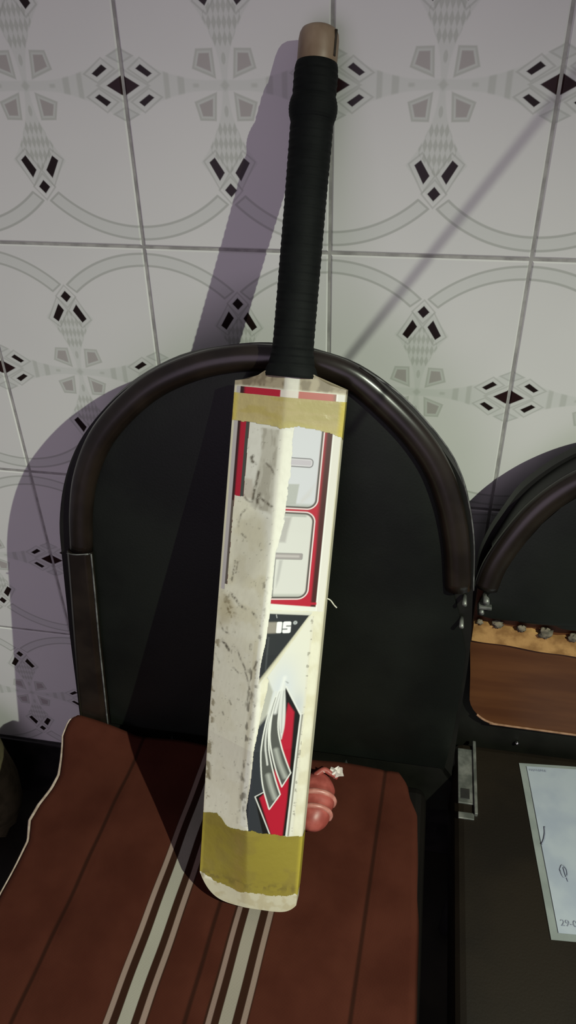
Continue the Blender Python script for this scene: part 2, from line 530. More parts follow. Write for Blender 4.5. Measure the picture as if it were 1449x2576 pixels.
# --- blade: dense grid over the back and edges, flat playing face behind
us = np.concatenate([[-(KB + .030)], -(KB + np.linspace(.024, .001, 10)), np.linspace(-KB, KB, 109), KB + np.linspace(.001, .024, 10), [KB + .030]])
sv = np.concatenate([np.linspace(0, .034, 35), np.linspace(.035, BL, 535)])
SS, UU = np.meshgrid(sv, us, indexing='ij')
V = bat_surface(SS, UU)
pt = Paint(SS * 1000, UU * 1000, CREAM)
S, T = pt.S, pt.T
n1 = fbm(S, T, .06, 3); n2 = fbm(S, T, .25, 5); n3 = fbm(S, T * 2.5, .09, 9)
pt.lay(.7 * ss(n1, .35, .6), WHITE)
pt.lay(.30 * ss(fbm(S * .4, T, .10, 21), .5, .8), (.54, .50, .41))
pt.lay((S > 95) * (S < 320) * (T < -8) * .5, WHITE)
pt.poly([(352, 6), (352, 46), (553, 46), (553, -48), (447, -48), (447, -30), (430, -12)], (.66, .645, .58), 4)
# bare lighter strip left along the spine where the sticker has come away
pt.poly([(517, -4), (515, 11), (470, 10), (430, 9), (395, 3), (350, 4.5), (320, 4), (287, 1), (240, 4), (200, 1), (130, -4), (108, 0), (110, -9), (140, -9), (220, -4), (300, -4), (420, -2), (470, -4)], (.70, .68, .60), .5)
pt.stroke([(290, -5), (220, -7), (130, -11)], (.40, .35, .26), 1.2, 2.0, .6)
pt.lay(.8 * ss(n3, .60, .72) * np.exp(-((T + 8) / 4.5) ** 2) * (S > 110) * (S < 300), DIRT)
pt.lay(.6 * ss(n2, .64, .74) * np.exp(-((T + 3) / 3.0) ** 2) * (S > 110) * (S < 420), DIRT)
pt.poly([(516, -21), (490, -20), (470, -23), (452, -27), (440, -26), (436, -4), (470, -4), (516, -4)], (.43, .405, .335), 1.6, .75)
pt.poly([(466, -36), (466, -27), (448, -24), (446, -35)], (.42, .36, .29), 1.2, .6)
pt.lay(.55 * ss(fbm(S * .5, T * 1.6, .13, 77), .48, .62) * (S > 438) * (S < 516) * np.clip((T + 24) / 3, 0, 1) * np.clip((-3 - T) / 2, 0, 1), (.30, .275, .22))
pt.poly([(425, -36), (395, -38), (372, -41), (360, -30), (375, -16), (400, -6), (430, -5), (436, -20)], (.47, .44, .35), 5, .5)
# dark glue and print remnants
for p, h in (([(488, -28.5), (486, -30), (483, -29), (481.5, -25)], 1.3), ([(449.5, -35), (446, -32), (444, -29), (444, -25)], .55),
             ([(474, -5), (479, -8), (483, -14)], .7), ([(474, -21), (465, -22), (455, -24), (447, -24.5)], 1.2),
             ([(453, -18), (448, -20), (444.5, -19.5)], 1.4), ([(449, -16), (446, -10), (443, -4)], 1.1),
             ([(437, -30), (432, -35), (425, -37.5), (417, -38)], .7), ([(411, -33), (409, -29)], .8),
             ([(383, -38), (373, -39), (362, -40)], .8), ([(383, -35), (372, -36)], .5),
             ([(349, -38), (345, -33), (341, -28), (339, -22)], 1.4), ([(338, -13), (335, -9)], 1.2),
             ([(345, -44), (340, -46), (333, -41)], .9), ([(318, -50), (310, -45), (309, -38)], .7),
             ([(300, -45), (296, -40), (293, -37)], 1.6), ([(296, -26), (288, -22), (282, -17), (272, -13), (262, -9)], .8),
             ([(306, -12), (302, -12)], 1.2), ([(292, -4), (284, -6)], .7), ([(283, -52), (276, -47)], .6), ([(277, -30), (274, -24)], .6),
             ([(241, -31), (238, -29)], .8), ([(226, -38), (224, -37)], .7), ([(150, -51), (146, -49)], 1.6), ([(165, -52), (160, -53)], 1.0)):
    pt.stroke(p, DIRT, h, .9, .72 * (.3 + 1.1 * ss(fbm(S, T, .5, 31), .35, .6)))
pt.poly([(350, -52), (345, -38), (330, -34), (318, -40), (312, -52)], (.40, .34, .20), 4.0, .55)
pt.lay(.85 * ss(fbm(S, T, .22, 44), .56, .68) * np.exp(-(((S - 330) / 18) ** 2 + ((T + 42) / 9) ** 2)), (.17, .13, .06))
pt.lay(.55 * ss(fbm(S, T, .45, 47), .77, .83) * (T < 0) * (S > 100) * .7, DIRT)
pt.lay(.8 * ss(fbm(S, T, .16, 51), .57, .64) * np.clip((-T - 46) / 4, 0, 1) * (S < 300), (.22, .18, .10))
pt.lay(.45 * np.clip((np.abs(T) - 52) / 2, 0, 1), (.42, .36, .25))
# neck: bare stained wood under the tape
pt.lay(np.clip((S - 553) / 2, 0, 1), (.33, .275, .19))
pt.lay(np.clip((S - 553) / 2, 0, 1) * .8 * ss(fbm(S, T, .12, 61), .36, .58), (.14, .105, .065))
pt.lay(np.clip((S - 550) / 2, 0, 1) * np.clip((8 - np.abs(T - 4)) / 2, 0, 1) * .8, (.62, .60, .54))
# toe
pt.lay(np.clip((26 - S) / 3, 0, 1), (.50, .46, .34))
pt.lay(np.clip((26 - S) / 3, 0, 1) * .45 * ss(fbm(S, T, .12, 71), .5, .7), (.36, .29, .16))
nS, nU = SS.shape
F = grid_faces(nS, nU)
F += [(i * nU + nU - 1, i * nU, (i + 1) * nU, (i + 1) * nU + nU - 1) for i in range(nS - 1)]     # flat playing face
F.append([j for j in range(nU)]); F.append([(nS - 1) * nU + j for j in range(nU)][::-1])
blade = mesh_obj('blade', V.reshape(-1, 3), F, M['blade'], bat)
if len(blade.data.vertices) == V.size // 3: color_attr(blade, pt.c.reshape(-1, 3))
recalc(blade)

def patch(name, s0, s1, t0, t1, step, off, paint, mat, keep=None, label=None):
    """Thin layer that follows the blade surface; keep(S,T) cuts its outline."""
    sv = np.linspace(s0, s1, max(2, int(round((s1 - s0) / step)) + 1)); tv = np.linspace(t0, t1, max(2, int(round((t1 - t0) / step)) + 1))
    SS, UU = np.meshgrid(sv, tv, indexing='ij')
    V = bat_surface(SS / 1000, UU / 1000, off).reshape(-1, 3)
    p = Paint(SS, UU, CREAM); paint(p)
    F = np.array(grid_faces(*SS.shape))
    if keep is not None:
        kf = keep(SS, UU).ravel()
        F = F[kf[F].all(1)]
    used = np.unique(F); re = np.full(len(V), -1); re[used] = np.arange(len(used))
    o = mesh_obj(name, V[used], re[F], mat, bat, label=label)
    color_attr(o, p.c.reshape(-1, 3)[used])
    return recalc_out(o)

def recalc_out(o):
    me = o.data
    d = np.array(me.polygons[0].normal)
    if d @ BN < 0: me.flip_normals()
    return o

def wobble(x, amp, seed): return amp * (value_noise(x, x * 0 + 3.3, .12, seed) + .6 * value_noise(x, x * 0 + 7.7, .37, seed + 1) - .8)

# --- upper sticker: big block letters in white on red
def paint_upper(p):
    S, T = p.S, p.T
    p.c[...] = RED
    p.lay(ss(T, 37.2 + 2.2 * ss(-S, -440, -400), 42.0) * .94, DKRED)                      # printed fade to brown at the right edge
    p.lay(ss(-T, 43.0, 46.0) * .92, DKRED)
    for s0, s1, tr in ((444.5, 575, 36.2), (356.5, 438.5, 35.4)):
        d = p.rrect(s0, s1, -36.2, tr, 8.0)
        p.ring(d, 1.5, .55, (.70, .66, .66), .3)
        p.ring(d, -.1, .9, (.070, .075, .065), .3)
        p.fill(d + .9, LILAC if s0 > 440 else (.58, .57, .545), .5)
        lo = np.clip((s0 + 4.5 - S) / 3, 0, 1) * (d < -.8)
        p.lay(lo * .75, (.33, .34, .31))                        # printed thickness of the letters
    p.lay(np.clip((438 - S) / .8, 0, 1) * np.clip((S - 434.8) / .8, 0, 1) * np.clip((30 - T) / 2, 0, 1) * .7, (.30, .31, .29))
    # slots in the letters
    d = p.rrect(483, 491, 2, 30, 3.2)
    p.fill(d, (.46, .42, .47), .5); p.ring(d, 0, .45, (.10, .095, .10), .3, .9); p.ring(d, -1.1, .45, (.62, .61, .63), .4, .6)
    d = p.rrect(394, 399.6, -4, 28.6, 1.0)
    p.fill(d, (.30, .27, .27), .7); p.ring(d, 0, .35, (.10, .09, .10), .3, .6); p.fill(p.rrect(395.8, 398, 4, 26, .8), (.44, .40, .40), .6)
    p.stroke([(393.5, 4.5), (357, 5)], (.08, .08, .075), .4, .3, .8)
    # grey facets of the print
    p.poly([(466, 8), (466.5, 19.5), (447, 18.0), (446.5, 8)], (.36, .365, .34), .6, .85)
    p.poly([(468, 34), (452, 22), (447, 22), (455, 30)], (.52, .50, .50), 1.5, .6)
    p.poly([(434.5, 9), (435, 15.5), (423, 13.5), (410, 12), (410, 6), (418, 7)], (.36, .34, .33), 1.2, .8)
    p.poly([(393, 8), (393, 11.2), (374, 9.5), (366, 7.5), (374, 7)], (.40, .39, .38), .9, .8)
    # left flank of the print
    left = (T < -34) * 1.0
    p.lay(left * np.clip((T + 47.5) / .6, 0, 1), RED)
    p.lay(left * ss(-T, 43.2, 45.6), DKRED)
    p.lay(left * ss(-T, 39.2, 38.2) * ss(-T, 34.6, 35.4), (.060, .065, .055))
    p.lay(np.clip((-34.9 - T) * -2, 0, 1) * (T < -30) * (S < 520), (.64, .63, .60))
    # top band of the sticker, above the tape line
    top = np.clip((S - 546) * 2, 0, 1)
    p.lay(top, RED); p.lay(top * ss(np.abs(T), 41, 45), DKRED)
    p.lay(top * (T > 8) * .55, (.45, .22, .17)); p.lay(top * np.clip((9 - np.abs(T - 2.5)) / 1, 0, 1) * .9, (.64, .62, .56))
    # border strips by the edges
    p.lay(np.clip((T - 45.2) / .6, 0, 1), (.66, .63, .58)); p.lay(np.clip(1 - np.abs(T - 46.2) / .8, 0, 1), (.80, .79, .76))
    p.lay(np.clip((-T - 47.2) / .6, 0, 1), (.42, .385, .39)); p.lay(np.clip((-T - 51.2) / 1, 0, 1), (.62, .58, .42))
    p.lay(.8 * np.clip((S - 443) / -1, 0, 1) * np.clip((-T - 44.6) / .5, 0, 1) * np.clip((T + 47.4) / .5, 0, 1), (.12, .105, .08))
    # base of the sticker: white bar
    p.poly([(350.8, 0), (346.8, 46), (330, 46), (330, 0)], (.68, .675, .63), .4)
    p.poly([(352.8, 0), (351.4, 46), (349.0, 46), (350.9, 0)], RED, .4)
def keep_upper(S, T):
    lim = 9.6 + wobble(S, 3.0, 11)
    lim = np.where(S < 432, 9.6 - (432 - S) * .16 + wobble(S, 1.2, 12), lim); lim = np.where(S < 396, 4.2 + wobble(S, .8, 13), lim)
    right = (T > lim) & (T < 53.2) & (S > 344.5 - T * .05)
    l2 = (T < -34.8 + wobble(S, .5, 14)) & (T > -53) & (S > 447.6 + wobble(T, 1.2, 15))
    l3 = (T < -47.2) & (T > -53) & (S > 352)
    l3b = (T < -44.6 + wobble(S, .5, 16)) & (T > -53) & (S > 358) & (S <= 449)
    return right | l2 | l3 | l3b | ((S > 546.5) & (T > -47.8) & (T < 53.2))
patch('upper_sticker', 340, 553, -53.4, 53.4, .42, .00012, paint_upper, M['sticker'], keep_upper, 'red sticker with white block letters, half peeled off')

# --- badge: dark triangle with the worn word on it
def paint_badge(p):
    p.c[...] = (.66, .645, .57)
    p.lay(ss(p.S, 344, 338) * np.clip((p.S - 334) / 4, 0, 1) * .5, (.40, .40, .38))
    tri = [(341.2, -3), (338.6, 40.5), (272.5, 1.2), (285, -3)]
    p.poly(tri, CHAR, .5)
    p.outline([(338.6, 42.5), (270, -1)], (.50, .47, .36), 1.3, .8, .8)
    p.lay(np.clip(1 - np.abs(p.T - 5.5) / 1.2, 0, 1) * (p.S > 284) * (p.S < 318) * .35, (.12, .13, .14))
    # worn lettering: I S
    p.fill(p.rrect(321.4, 332.4, 1.5, 11.8, .6), (.30, .27, .23), .9, .9)
    p.fill(p.rrect(321.4, 332.6, 11.6, 16.4, 1.2), (.78, .78, .78), .35)
    d = p.rrect(321.2, 332.8, 17.2, 24.6, 1.6)
    p.fill(d, (.78, .78, .79), .35)
    p.fill(p.rrect(327.6, 328.9, 20.2, 25.2, .4), (.05, .05, .055), .35, .85); p.fill(p.rrect(324.6, 325.9, 16.6, 21.6, .4), (.05, .05, .055), .35, .85)
    p.fill(np.hypot(p.S - 331.4, p.T - 28.2) - 1.8, (.42, .44, .45), .5); p.fill(np.hypot(p.S - 331.4, p.T - 28.2) - .7, (.20, .21, .22), .4)
    p.stroke([(339.5, 10.4), (336.6, 11.2)], (.45, .45, .45), .3, .3)
def keep_badge(S, T):
    lim = np.interp(S, [270, 285, 310, 322, 345], [-.3, .2, 2.6, 3.6, 4.4]) + wobble(S, .5, 22)
    diag = (S - 272.0) / (340 - 272.0) * 39.5 + 3.2
    return (T > lim) & (T < np.minimum(diag, 44)) & (S > 270) & (S < 344.2 - T * .05)
patch('badge_sticker', 268, 345, -1, 45, .36, .00013, paint_badge, M['sticker'], keep_badge, 'charcoal triangular sticker with worn white letters')

# --- lower sticker: swooping blades in a red and black shield
def curve(pts, n=26): return [tuple(q) for q in smooth_path(pts, n)]
def paint_lower(p):
    S, T = p.S, p.T
    p.c[...] = (.66, .64, .56)
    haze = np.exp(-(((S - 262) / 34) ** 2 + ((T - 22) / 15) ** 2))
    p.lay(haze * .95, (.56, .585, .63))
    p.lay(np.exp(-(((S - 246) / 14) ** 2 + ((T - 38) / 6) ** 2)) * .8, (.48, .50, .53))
    p.lay(np.clip((T - 42.5) / 1.5, 0, 1) * .6, (.62, .58, .47))
    p.lay(.5 * ss(fbm(S, T, .3, 83), .62, .70) * (np.abs(T - 43.5) < 1.5), DIRT)
    p.stroke([(272, 24.5), (270, 27)], (.30, .31, .32), .5, .4)
    # grey ground left of the blades, running into black at the toe
    p.poly([(274, 9), (262, 14), (230, 9), (195, 6.5), (160, 4.5), (100, 0), (100, -12), (280, -8), (284, 4)], (.34, .335, .29), 1.0, .8)
    p.poly([(238, 11), (222, 10), (205, 9), (180, 10), (158, 13), (133, 19), (98, 24), (98, -10), (150, -8), (200, -2), (226, 3)], (.030, .034, .040), 1.6)
    shield = [(266.5, 25.5), (235, 42), (98, 38.2), (98, 15.5), (148, 4.6), (153, 13), (200, 12)]
    p.poly(shield, BLACK, .4)
    p.poly([(249, 28.8), (244, 32), (239, 35.2), (210, 35.6), (179, 35.6), (140, 35.6), (98, 34.0), (98, 23.5), (146, 9.2), (158, 20), (200, 24)], RED, .9)
    p.poly([(208, 27.2), (196, 29.5), (182, 31), (160, 28), (150, 20), (160, 34), (200, 34)], RED, .8, .6)
    p.stroke([(266.5, 25.5), (235, 41.6), (98, 37.6)], (.66, .66, .64), .75, .3)
    p.stroke([(235, 43.0), (98, 39.6)], (.10, .095, .085), .7, .5, .8)
    p.stroke([(152.6, 13), (148, 5), (98, 22.6)], (.60, .60, .58), .55, .3)
    # swoops: outer white edge, dark body, bright core
    def swoop(outer, inner, tip, core):
        pl = curve(outer) + [tip] + curve(inner)[::-1]
        p.poly(pl, (.075, .078, .072), .3)
        p.stroke(curve(core), (.40, .41, .38), 1.9, 1.8, .85)
        p.outline(pl, (.66, .66, .63), .62, .3)
    swoop([(256, 16.0), (233, 10.6), (205, 8.0), (180, 9.0), (158, 12.0), (133, 18.6)], [(258, 18.8), (229, 13.4), (205, 14.6), (184, 18.4), (166, 23), (148, 28.6)], (131.5, 19.3), [(172, 16), (158, 19.5), (144, 24)])
    swoop([(262, 19.0), (240, 15.2), (215, 14.8), (195, 18.4), (176, 23.2), (157.5, 29.4)], [(264, 22.6), (240, 21.0), (222, 21.8), (206, 25.5), (188, 31.2), (172, 37.0)], (156.8, 29.6), [(200, 21.5), (184, 26), (168, 32)])
    p.stroke(curve([(262, 16.8), (236, 12.6), (210, 11.2), (184, 14.6)]), (.62, .62, .60), .8, .5, .9)
    p.poly(curve([(270, 24.2), (246, 26.6), (226, 27.4), (211, 25.8)]) + curve([(211, 25.2), (226, 22.2), (246, 20.8), (270, 23.2)]), (.60, .60, .585), .6)
    p.stroke(curve([(262, 23.6), (240, 24.0), (218, 25.0)]), (.30, .31, .30), .5, .5, .7)
    p.stroke(curve([(276, 23.5), (256, 20.0), (240, 17.6)]), (.70, .70, .69), 1.6, 1.4, .9)
def keep_lower(S, T):
    lim = np.interp(S, [90, 108, 130, 160, 200, 240, 262, 274, 282], [0, 0, -3.4, -.6, 1.2, 5.0, 8.2, 9.0, 3.2]) + wobble(S, .7, 32)
    diag = (S - 271.0) / (340 - 271.0) * 39.5 + 3.6
    return (T > lim) & (T > np.where(S > 271, diag, -99)) & (T < 45.2 + wobble(S, .5, 33)) & (S > 92)
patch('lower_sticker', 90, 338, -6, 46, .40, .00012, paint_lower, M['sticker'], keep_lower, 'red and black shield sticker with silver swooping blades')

# --- yellowed tape wound round the blade
def paint_top(p):
    S, T = p.S, p.T
    p.c[...] = (.42, .335, .115)
    p.lay(ss(T, -4, 0), (.42, .36, .17)); p.lay(.5 * np.clip((526 - S) / 5, 0, 1), (.50, .44, .17))
    p.lay(.45 * ss(fbm(S * 1.4, T * .35, .09, 91), .42, .62), (.48, .39, .22))
    p.lay(np.clip((-4 - T) / 3, 0, 1) * np.clip((T + 14) / 8, 0, 1) * np.clip((524 - S) / 5, 0, 1) * .6, (.32, .26, .10))
    p.lay(np.clip((np.abs(T) - 48) / 4, 0, 1) * .8, (.56, .45, .08))
def keep_top(S, T):
    lo = np.interp(T, [-60, -36, -6, -3, 14, 44, 70], [519, 520, 518, 516, 520.5, 516, 508]) + wobble(T, 1.2, 41)
    return (S > lo) & (S < 547 + wobble(T, .8, 42))
patch('tape_band', 505, 549, -67, 67, .8, .00045, paint_top, M['tape_top'], keep_top, 'clear yellowish tape wound below the shoulders')
def paint_toe(p):
    S, T = p.S, p.T
    p.c[...] = (.235, .185, .031)
    p.lay(ss(T, -6, 2), (.250, .200, .034))
    p.lay(.55 * ss(fbm(S, T, .06, 101), .45, .65), (.215, .165, .038))
    p.lay(.8 * np.exp(-((T + 9) / 6) ** 2) * (.5 + .5 * ss(fbm(S, T, .15, 103), .4, .6)), (.25, .18, .045))
    p.lay(.7 * np.exp(-((S - 32) / 5) ** 2) * ss(fbm(S, T, .2, 105), .42, .58), (.15, .115, .03))
    p.lay(.75 * np.clip((np.abs(T) - 50) / 4, 0, 1), (.42, .34, .045))
def keep_toe(S, T):
    hi = np.interp(T, [-75, -53, -37, -30, -26, -21, -11, 4, 10, 37, 75], [103, 104, 111, 107, 102, 100.5, 104, 108, 105, 98.5, 94]) + wobble(T, 1.4, 51)
    lo = np.interp(T, [-75, -52, -36, -16, 0, 27, 51, 75], [34, 31, 25, 21, 21, 20, 25, 26]) + wobble(T, 3.0, 52)
    return (S > lo) & (S < hi)
patch('tape_band', 16, 114, -72, 72, .8, .00045, paint_toe, M['tape_toe'], keep_toe, 'opaque mustard tape wound round the toe')

# --- handle
def handle_rings(profile, n=28):
    V = []
    for s, r, c in profile:
        for k_ in range(n):
            a = 2 * math.pi * k_ / n
            V.append(BO + BA * s + BW * (math.cos(a) * r) + BN * (HC + math.sin(a) * r * (.96 - .30 * c)))
    return V, grid_faces(len(profile), n, close_v=True) + [list(range(n))[::-1], [(len(profile) - 1) * n + k_ for k_ in range(n)]]
prof = []
s = .5655
while s < .8385:
    r = float(np.interp(s, [.5655, .570, .577, .590, .60, .72, .83, .8385], [.0262, .0256, .0222, .0199, .0194, .0191, .0196, .0186]))
    r += .00021 * math.sin((s - .56) / .0062 * 2 * math.pi) + .00010 * math.sin(s * 5200)
    prof.append((s, r, float(np.interp(s, [.5655, .574, .595], [1, .75, 0])))); s += .0009
V, F = handle_rings(prof)
grip = recalc(mesh_obj('grip', V, F, M['grip'], bat, smooth=True, label='black ribbed rubber grip'))
cp = [(s, .0192 + .0026 * math.sin(math.pi * min(max((s - .7905) / .021, 0), 1)) ** .7 + .0002 * math.sin(s * 3900), 0) for s in np.linspace(.7905, .8115, 22)]
V, F = handle_rings(cp)
recalc(mesh_obj('rolled_collar', V, F, M['grip'], grip, smooth=True, label='rolled ring of the grip'))
hp = [(.820, .0172, 0), (.845, .0179, 0), (.857, .0179, 0), (.862, .0172, 0), (.8652, .0156, 0), (.867, .0125, 0), (.8676, .006, 0)]
V, F = handle_rings(hp)
cane = recalc(mesh_obj('handle_end', V, F, M['cane'], bat, smooth=True, label='bare brown wooden handle end'))
tube('handle_groove', [BO + BA * q + BW * .0158 + BN * (HC + .0078) for q in np.linspace(.842, .863, 6)], .0014, M['cane_dark'], cane, 6)
# loose strand at the right edge
tube('loose_strand', smooth_path([BO + BA * .3505 + BW * .0538 + BN * .004, BO + BA * .3490 + BW * .0575 + BN * .004, BO + BA * .3450 + BW * .0615 + BN * .005, BO + BA * .3425 + BW * .0645 + BN * .005], 14), .0007, M['thread'], bat, 6)

# ================================================================ chairs
def yf(z, dy): return -.180 + .104 * (z + .752) + dy       # front plane of a chair back (z from the datum)

def slab(name, outline, dy, t0, t1, mat, parent, bev=.004, dome=0.0, rings=5, label=None):
    """Plate cut to an (x,z) outline, from depth t0 (front) to t1 (back) behind the tilted front plane; dome bulges the front."""
    P = np.array(outline); c = P.mean(0); n = len(P)
    V = []
    for q in range(rings + 1):                             # from the middle outwards on the front
        f = q / rings
        f2 = math.sin(f * math.pi / 2)
        for x, z in (c + (P - c) * (.02 + .98 * f2)):
            b = dome * (1 - f2 ** 6)
            V.append((x, yf(z, dy) + t0 - b, wz(z)))
    for x, z in P: V.append((x, yf(z, dy) + t1, wz(z)))
    F = grid_faces(rings + 2, n, close_v=True)
    F.append(list(range(n))); F.append([(rings + 1) * n + k_ for k_ in range(n)][::-1])
    o = recalc(mesh_obj(name, V, F, mat, parent, smooth=True, label=label))
    m = o.modifiers.new('edge', 'EDGE_SPLIT'); m.split_angle = math.radians(50)
    if bev: bevel(o, bev, 2, 50)
    return o

OUTER = [(.087,-.771),(.091,-.690),(.094,-.621),(.098,-.557),(.102,-.497),(.107,-.440),(.121,-.386),(.143,-.339),(.174,-.299),(.214,-.263),(.265,-.2345),(.312,-.222),
         (.353,-.2165),(.386,-.2175),(.410,-.221),(.450,-.233),(.491,-.259),(.526,-.293),(.558,-.334),(.575,-.375),(.586,-.428),(.591,-.485),(.5965,-.56),(.5965,-.66),(.5965,-.771),(.5965,-.830),(.092,-.830)]
ARCH_O = [(.121,-.468),(.130,-.418),(.144,-.366),(.166,-.322),(.194,-.286),(.230,-.254),(.274,-.229),(.320,-.215),(.360,-.2105),(.414,-.214),(.453,-.226),(.492,-.251),(.526,-.284),(.552,-.318),(.568,-.357),(.580,-.407),(.587,-.470)]
ARCH_I = [(.147,-.466),(.151,-.416),(.161,-.375),(.183,-.330),(.218,-.291),(.259,-.260),(.302,-.243),(.335,-.236),(.365,-.2345),(.400,-.237),(.438,-.248),(.467,-.273),(.500,-.305),(.522,-.338),(.541,-.383),(.552,-.425),(.560,-.470)]

def legs(parent, x0, x1, y0, y1, z):
    for x, y, sx, sy in ((x0, y0, -1, -1), (x1, y0, 1, -1), (x0, y1, -1, 1), (x1, y1, 1, 1)):
        tube('leg', [(x, y, z), (x + .004 * sx, y + .01 * sy, z * .5), (x + .008 * sx, y + .02 * sy, .003)], .0115, M['frame'], parent, 10)
    tube('side_rail', [(x0, y0, z - .012), (x0, y1, z - .012)], .010, M['frame'], parent, 8)
    tube('side_rail', [(x1, y0, z - .012), (x1, y1, z - .012)], .010, M['frame'], parent, 8)

# ---- chair that carries the bat
c1 = thing('padded_chair', (.35, -.35, 0), 'black padded chair with arched brown rimmed back standing behind the cricket bat', 'chair', 'padded chairs along the wall')
slab('back_shell', smooth_path(OUTER, 110), 0, .015, .032, M['shell'], c1, .0)
cush = [(.136,-.748),(.140,-.62),(.141,-.50)] + [(x + (.353 - x) * -.02, z + .006) for x, z in ARCH_I] + [(.578,-.505),(.5915,-.56),(.5925,-.62),(.590,-.70),(.586,-.748)]
slab('back_cushion', cush, 0, .010, .0185, M['vinyl'], c1, .0, .007)
mid = [((a + c) / 2, (b + d) / 2) for (a, b), (c, d) in zip(ARCH_O, ARCH_I)]
path = smooth_path([(x, yf(z, 0) + .008, wz(z)) for x, z in mid], 90)
tube('rim_moulding', path, .0135, M['moulding'], c1, 16, flat=(.0142, .0105), side=(0, -1, -.1), label='arched brown rim of the back')
tube('piping_and_glint', smooth_path([(x + (x - .353) * .012, yf(z, 0) + .006, wz(z + .001)) for x, z in ARCH_O[10:]], 40), .0009, M['piping_and_glint'], c1, 6)  # grey tube stands in for the highlight along the shell's right edge
# flat brown strip that carries the rim on down the left side
sx = [(.116, .1475, -.468), (.111, .1445, -.53), (.105, .1405, -.60), (.099, .1375, -.67), (.094, .1340, -.750)]
V = []
for a, b, z in sx:
    y = yf(z, 0)
    V += [(a, y + .018, wz(z)), (a + .001, y + .003, wz(z)), (a + .006, y - .0015, wz(z)), (b - .006, y - .0015, wz(z)), (b, y + .003, wz(z)), (b, y + .018, wz(z))]
o = mesh_obj('side_strip', V, grid_faces(len(sx), 6, close_v=True) + [[0, 1, 2, 3, 4, 5], [29, 28, 27, 26, 25, 24]], M['moulding'], c1, label='flat brown strip down the left side of the back')
recalc(o); bevel(o, .001, 1, 30)
tube('piping_and_glint', smooth_path([(b + .0006, yf(z, 0) + .002, wz(z)) for a, b, z in sx[:]], 24), .0011, M['piping_and_glint'], c1, 6)
tube('piping_and_glint', smooth_path([(.119, yf(-.4675, 0) - .0012, wz(-.4680)), (.130, yf(-.467, 0) - .0034, wz(-.4672)), (.147, yf(-.4645, 0) - .0028, wz(-.4650))], 10), .0008, M['piping_and_glint'], c1, 6)
seat = box('seat', (.098, -.622, wz(-.835)), (.566, -.192, wz(-.7555)), M['seat_dark'], c1, .014, 3)
for z in (-.482, -.512):
    tube('bolt', [(.5815, yf(z, 0) + .012, wz(z)), (.5815, yf(z, 0) - .0035, wz(z))], .0026, M['metal'], c1, 10)
legs(c1, .125, .545, -.60, -.23, wz(-.834))
tube('back_support', [(.22, yf(-.68, 0) + .040, wz(-.66)), (.22, -.165, wz(-.80)), (.22, -.24, wz(-.845))], .010, M['frame'], c1, 8)
tube('back_support', [(.46, yf(-.68, 0) + .040, wz(-.66)), (.46, -.165, wz(-.80)), (.46, -.24, wz(-.845))], .010, M['frame'], c1, 8)

# ---- neighbouring chair, its back padding torn off along the bottom
D2 = .035
c2 = thing('padded_chair', (.84, -.33, 0), 'black padded chair with torn back padding and bare brown plywood, beside the bat chair', 'chair', 'padded chairs along the wall')
def sh(l, dx, dz=0.0): return [(x + dx, z + dz) for x, z in l]
out2 = [(.604,-.80),(.6005,-.70),(.599,-.60)] + [(.597,-.489),(.604,-.445),(.619,-.407),(.632,-.381),(.653,-.356),(.679,-.334),(.712,-.315),(.752,-.302),(.800,-.295),(.838,-.293)]
out2 = out2 + [(1.676 - x, z) for x, z in out2[::-1][1:]]
slab('back_shell', smooth_path(out2, 150), D2, .0345, .048, M['shell'], c2, .0)
arc_o = [(.594,-.490),(.600,-.456),(.6135,-.413),(.633,-.377),(.657,-.349),(.681,-.331),(.720,-.313),(.765,-.302),(.838,-.297)]
arc_i = [(.621,-.492),(.627,-.466),(.642,-.437),(.658,-.407),(.674,-.385),(.698,-.362),(.730,-.342),(.772,-.328),(.838,-.323)]
arc_o += [(1.676 - x, z) for x, z in arc_o[::-1][1:]]; arc_i += [(1.676 - x, z) for x, z in arc_i[::-1][1:]]
mid = [((a + c) / 2, (b + d) / 2) for (a, b), (c, d) in zip(arc_o, arc_i)]
path = smooth_path([(x, yf(z, D2) + .008, wz(z)) for x, z in mid], 90)
tube('rim_moulding', path, .0135, M['moulding'], c2, 16, flat=(.0142, .0105), side=(0, -1, -.1), label='arched brown rim of the back')
bk = [(x + (.838 - x) * .02, z - .002) for x, z in smooth_path(out2[4:-4], 70)]
slab('back_core', bk, D2, .0085, .0345, M['shell'], c2, .0, label='dark core of the back behind the rim')
rag = []
for x in np.linspace(.602, 1.074, 60):
    rag.append((x, -.5335 - .006 * math.sin(x * 9) + .0022 * math.sin(x * 140) + .003 * (rng.random() - .5)))
pad = rag + [(1.070,-.50)] + [(x + (.838 - x) * -.02, z + .006) for x, z in arc_i[::-1]] + [(.608,-.505)]
slab('back_cushion', pad, D2, .004, .0215, M['vinyl'], c2, .0, .006, label='black back padding torn off along its lower edge')
# bare plywood back
pl = [(.6005,-.505),(.6005,-.585),(.6065,-.635)]
for a in np.linspace(math.pi, 1.5 * math.pi, 9): pl.append((.6525 + .043 * math.cos(a), -.668 + .043 * math.sin(a)))
pl += [(.80,-.7125),(.96,-.7125)]
for a in np.linspace(1.5 * math.pi, 2 * math.pi, 9): pl.append((1.022 + .043 * math.cos(a), -.668 + .043 * math.sin(a)))
pl += [(1.071,-.60),(1.072,-.505)]
slab('back_board', pl, D2, .023, .034, M['ply'], c2, .001, label='bare brown plywood with rounded lower corners')
tube('board_edge', smooth_path([(x, yf(z, D2) + .0225, wz(z - .0005)) for x, z in pl[7:14]], 40), .0016, M['ply_edge'], c2, 6, label='pale chipped lower edge of the plywood')
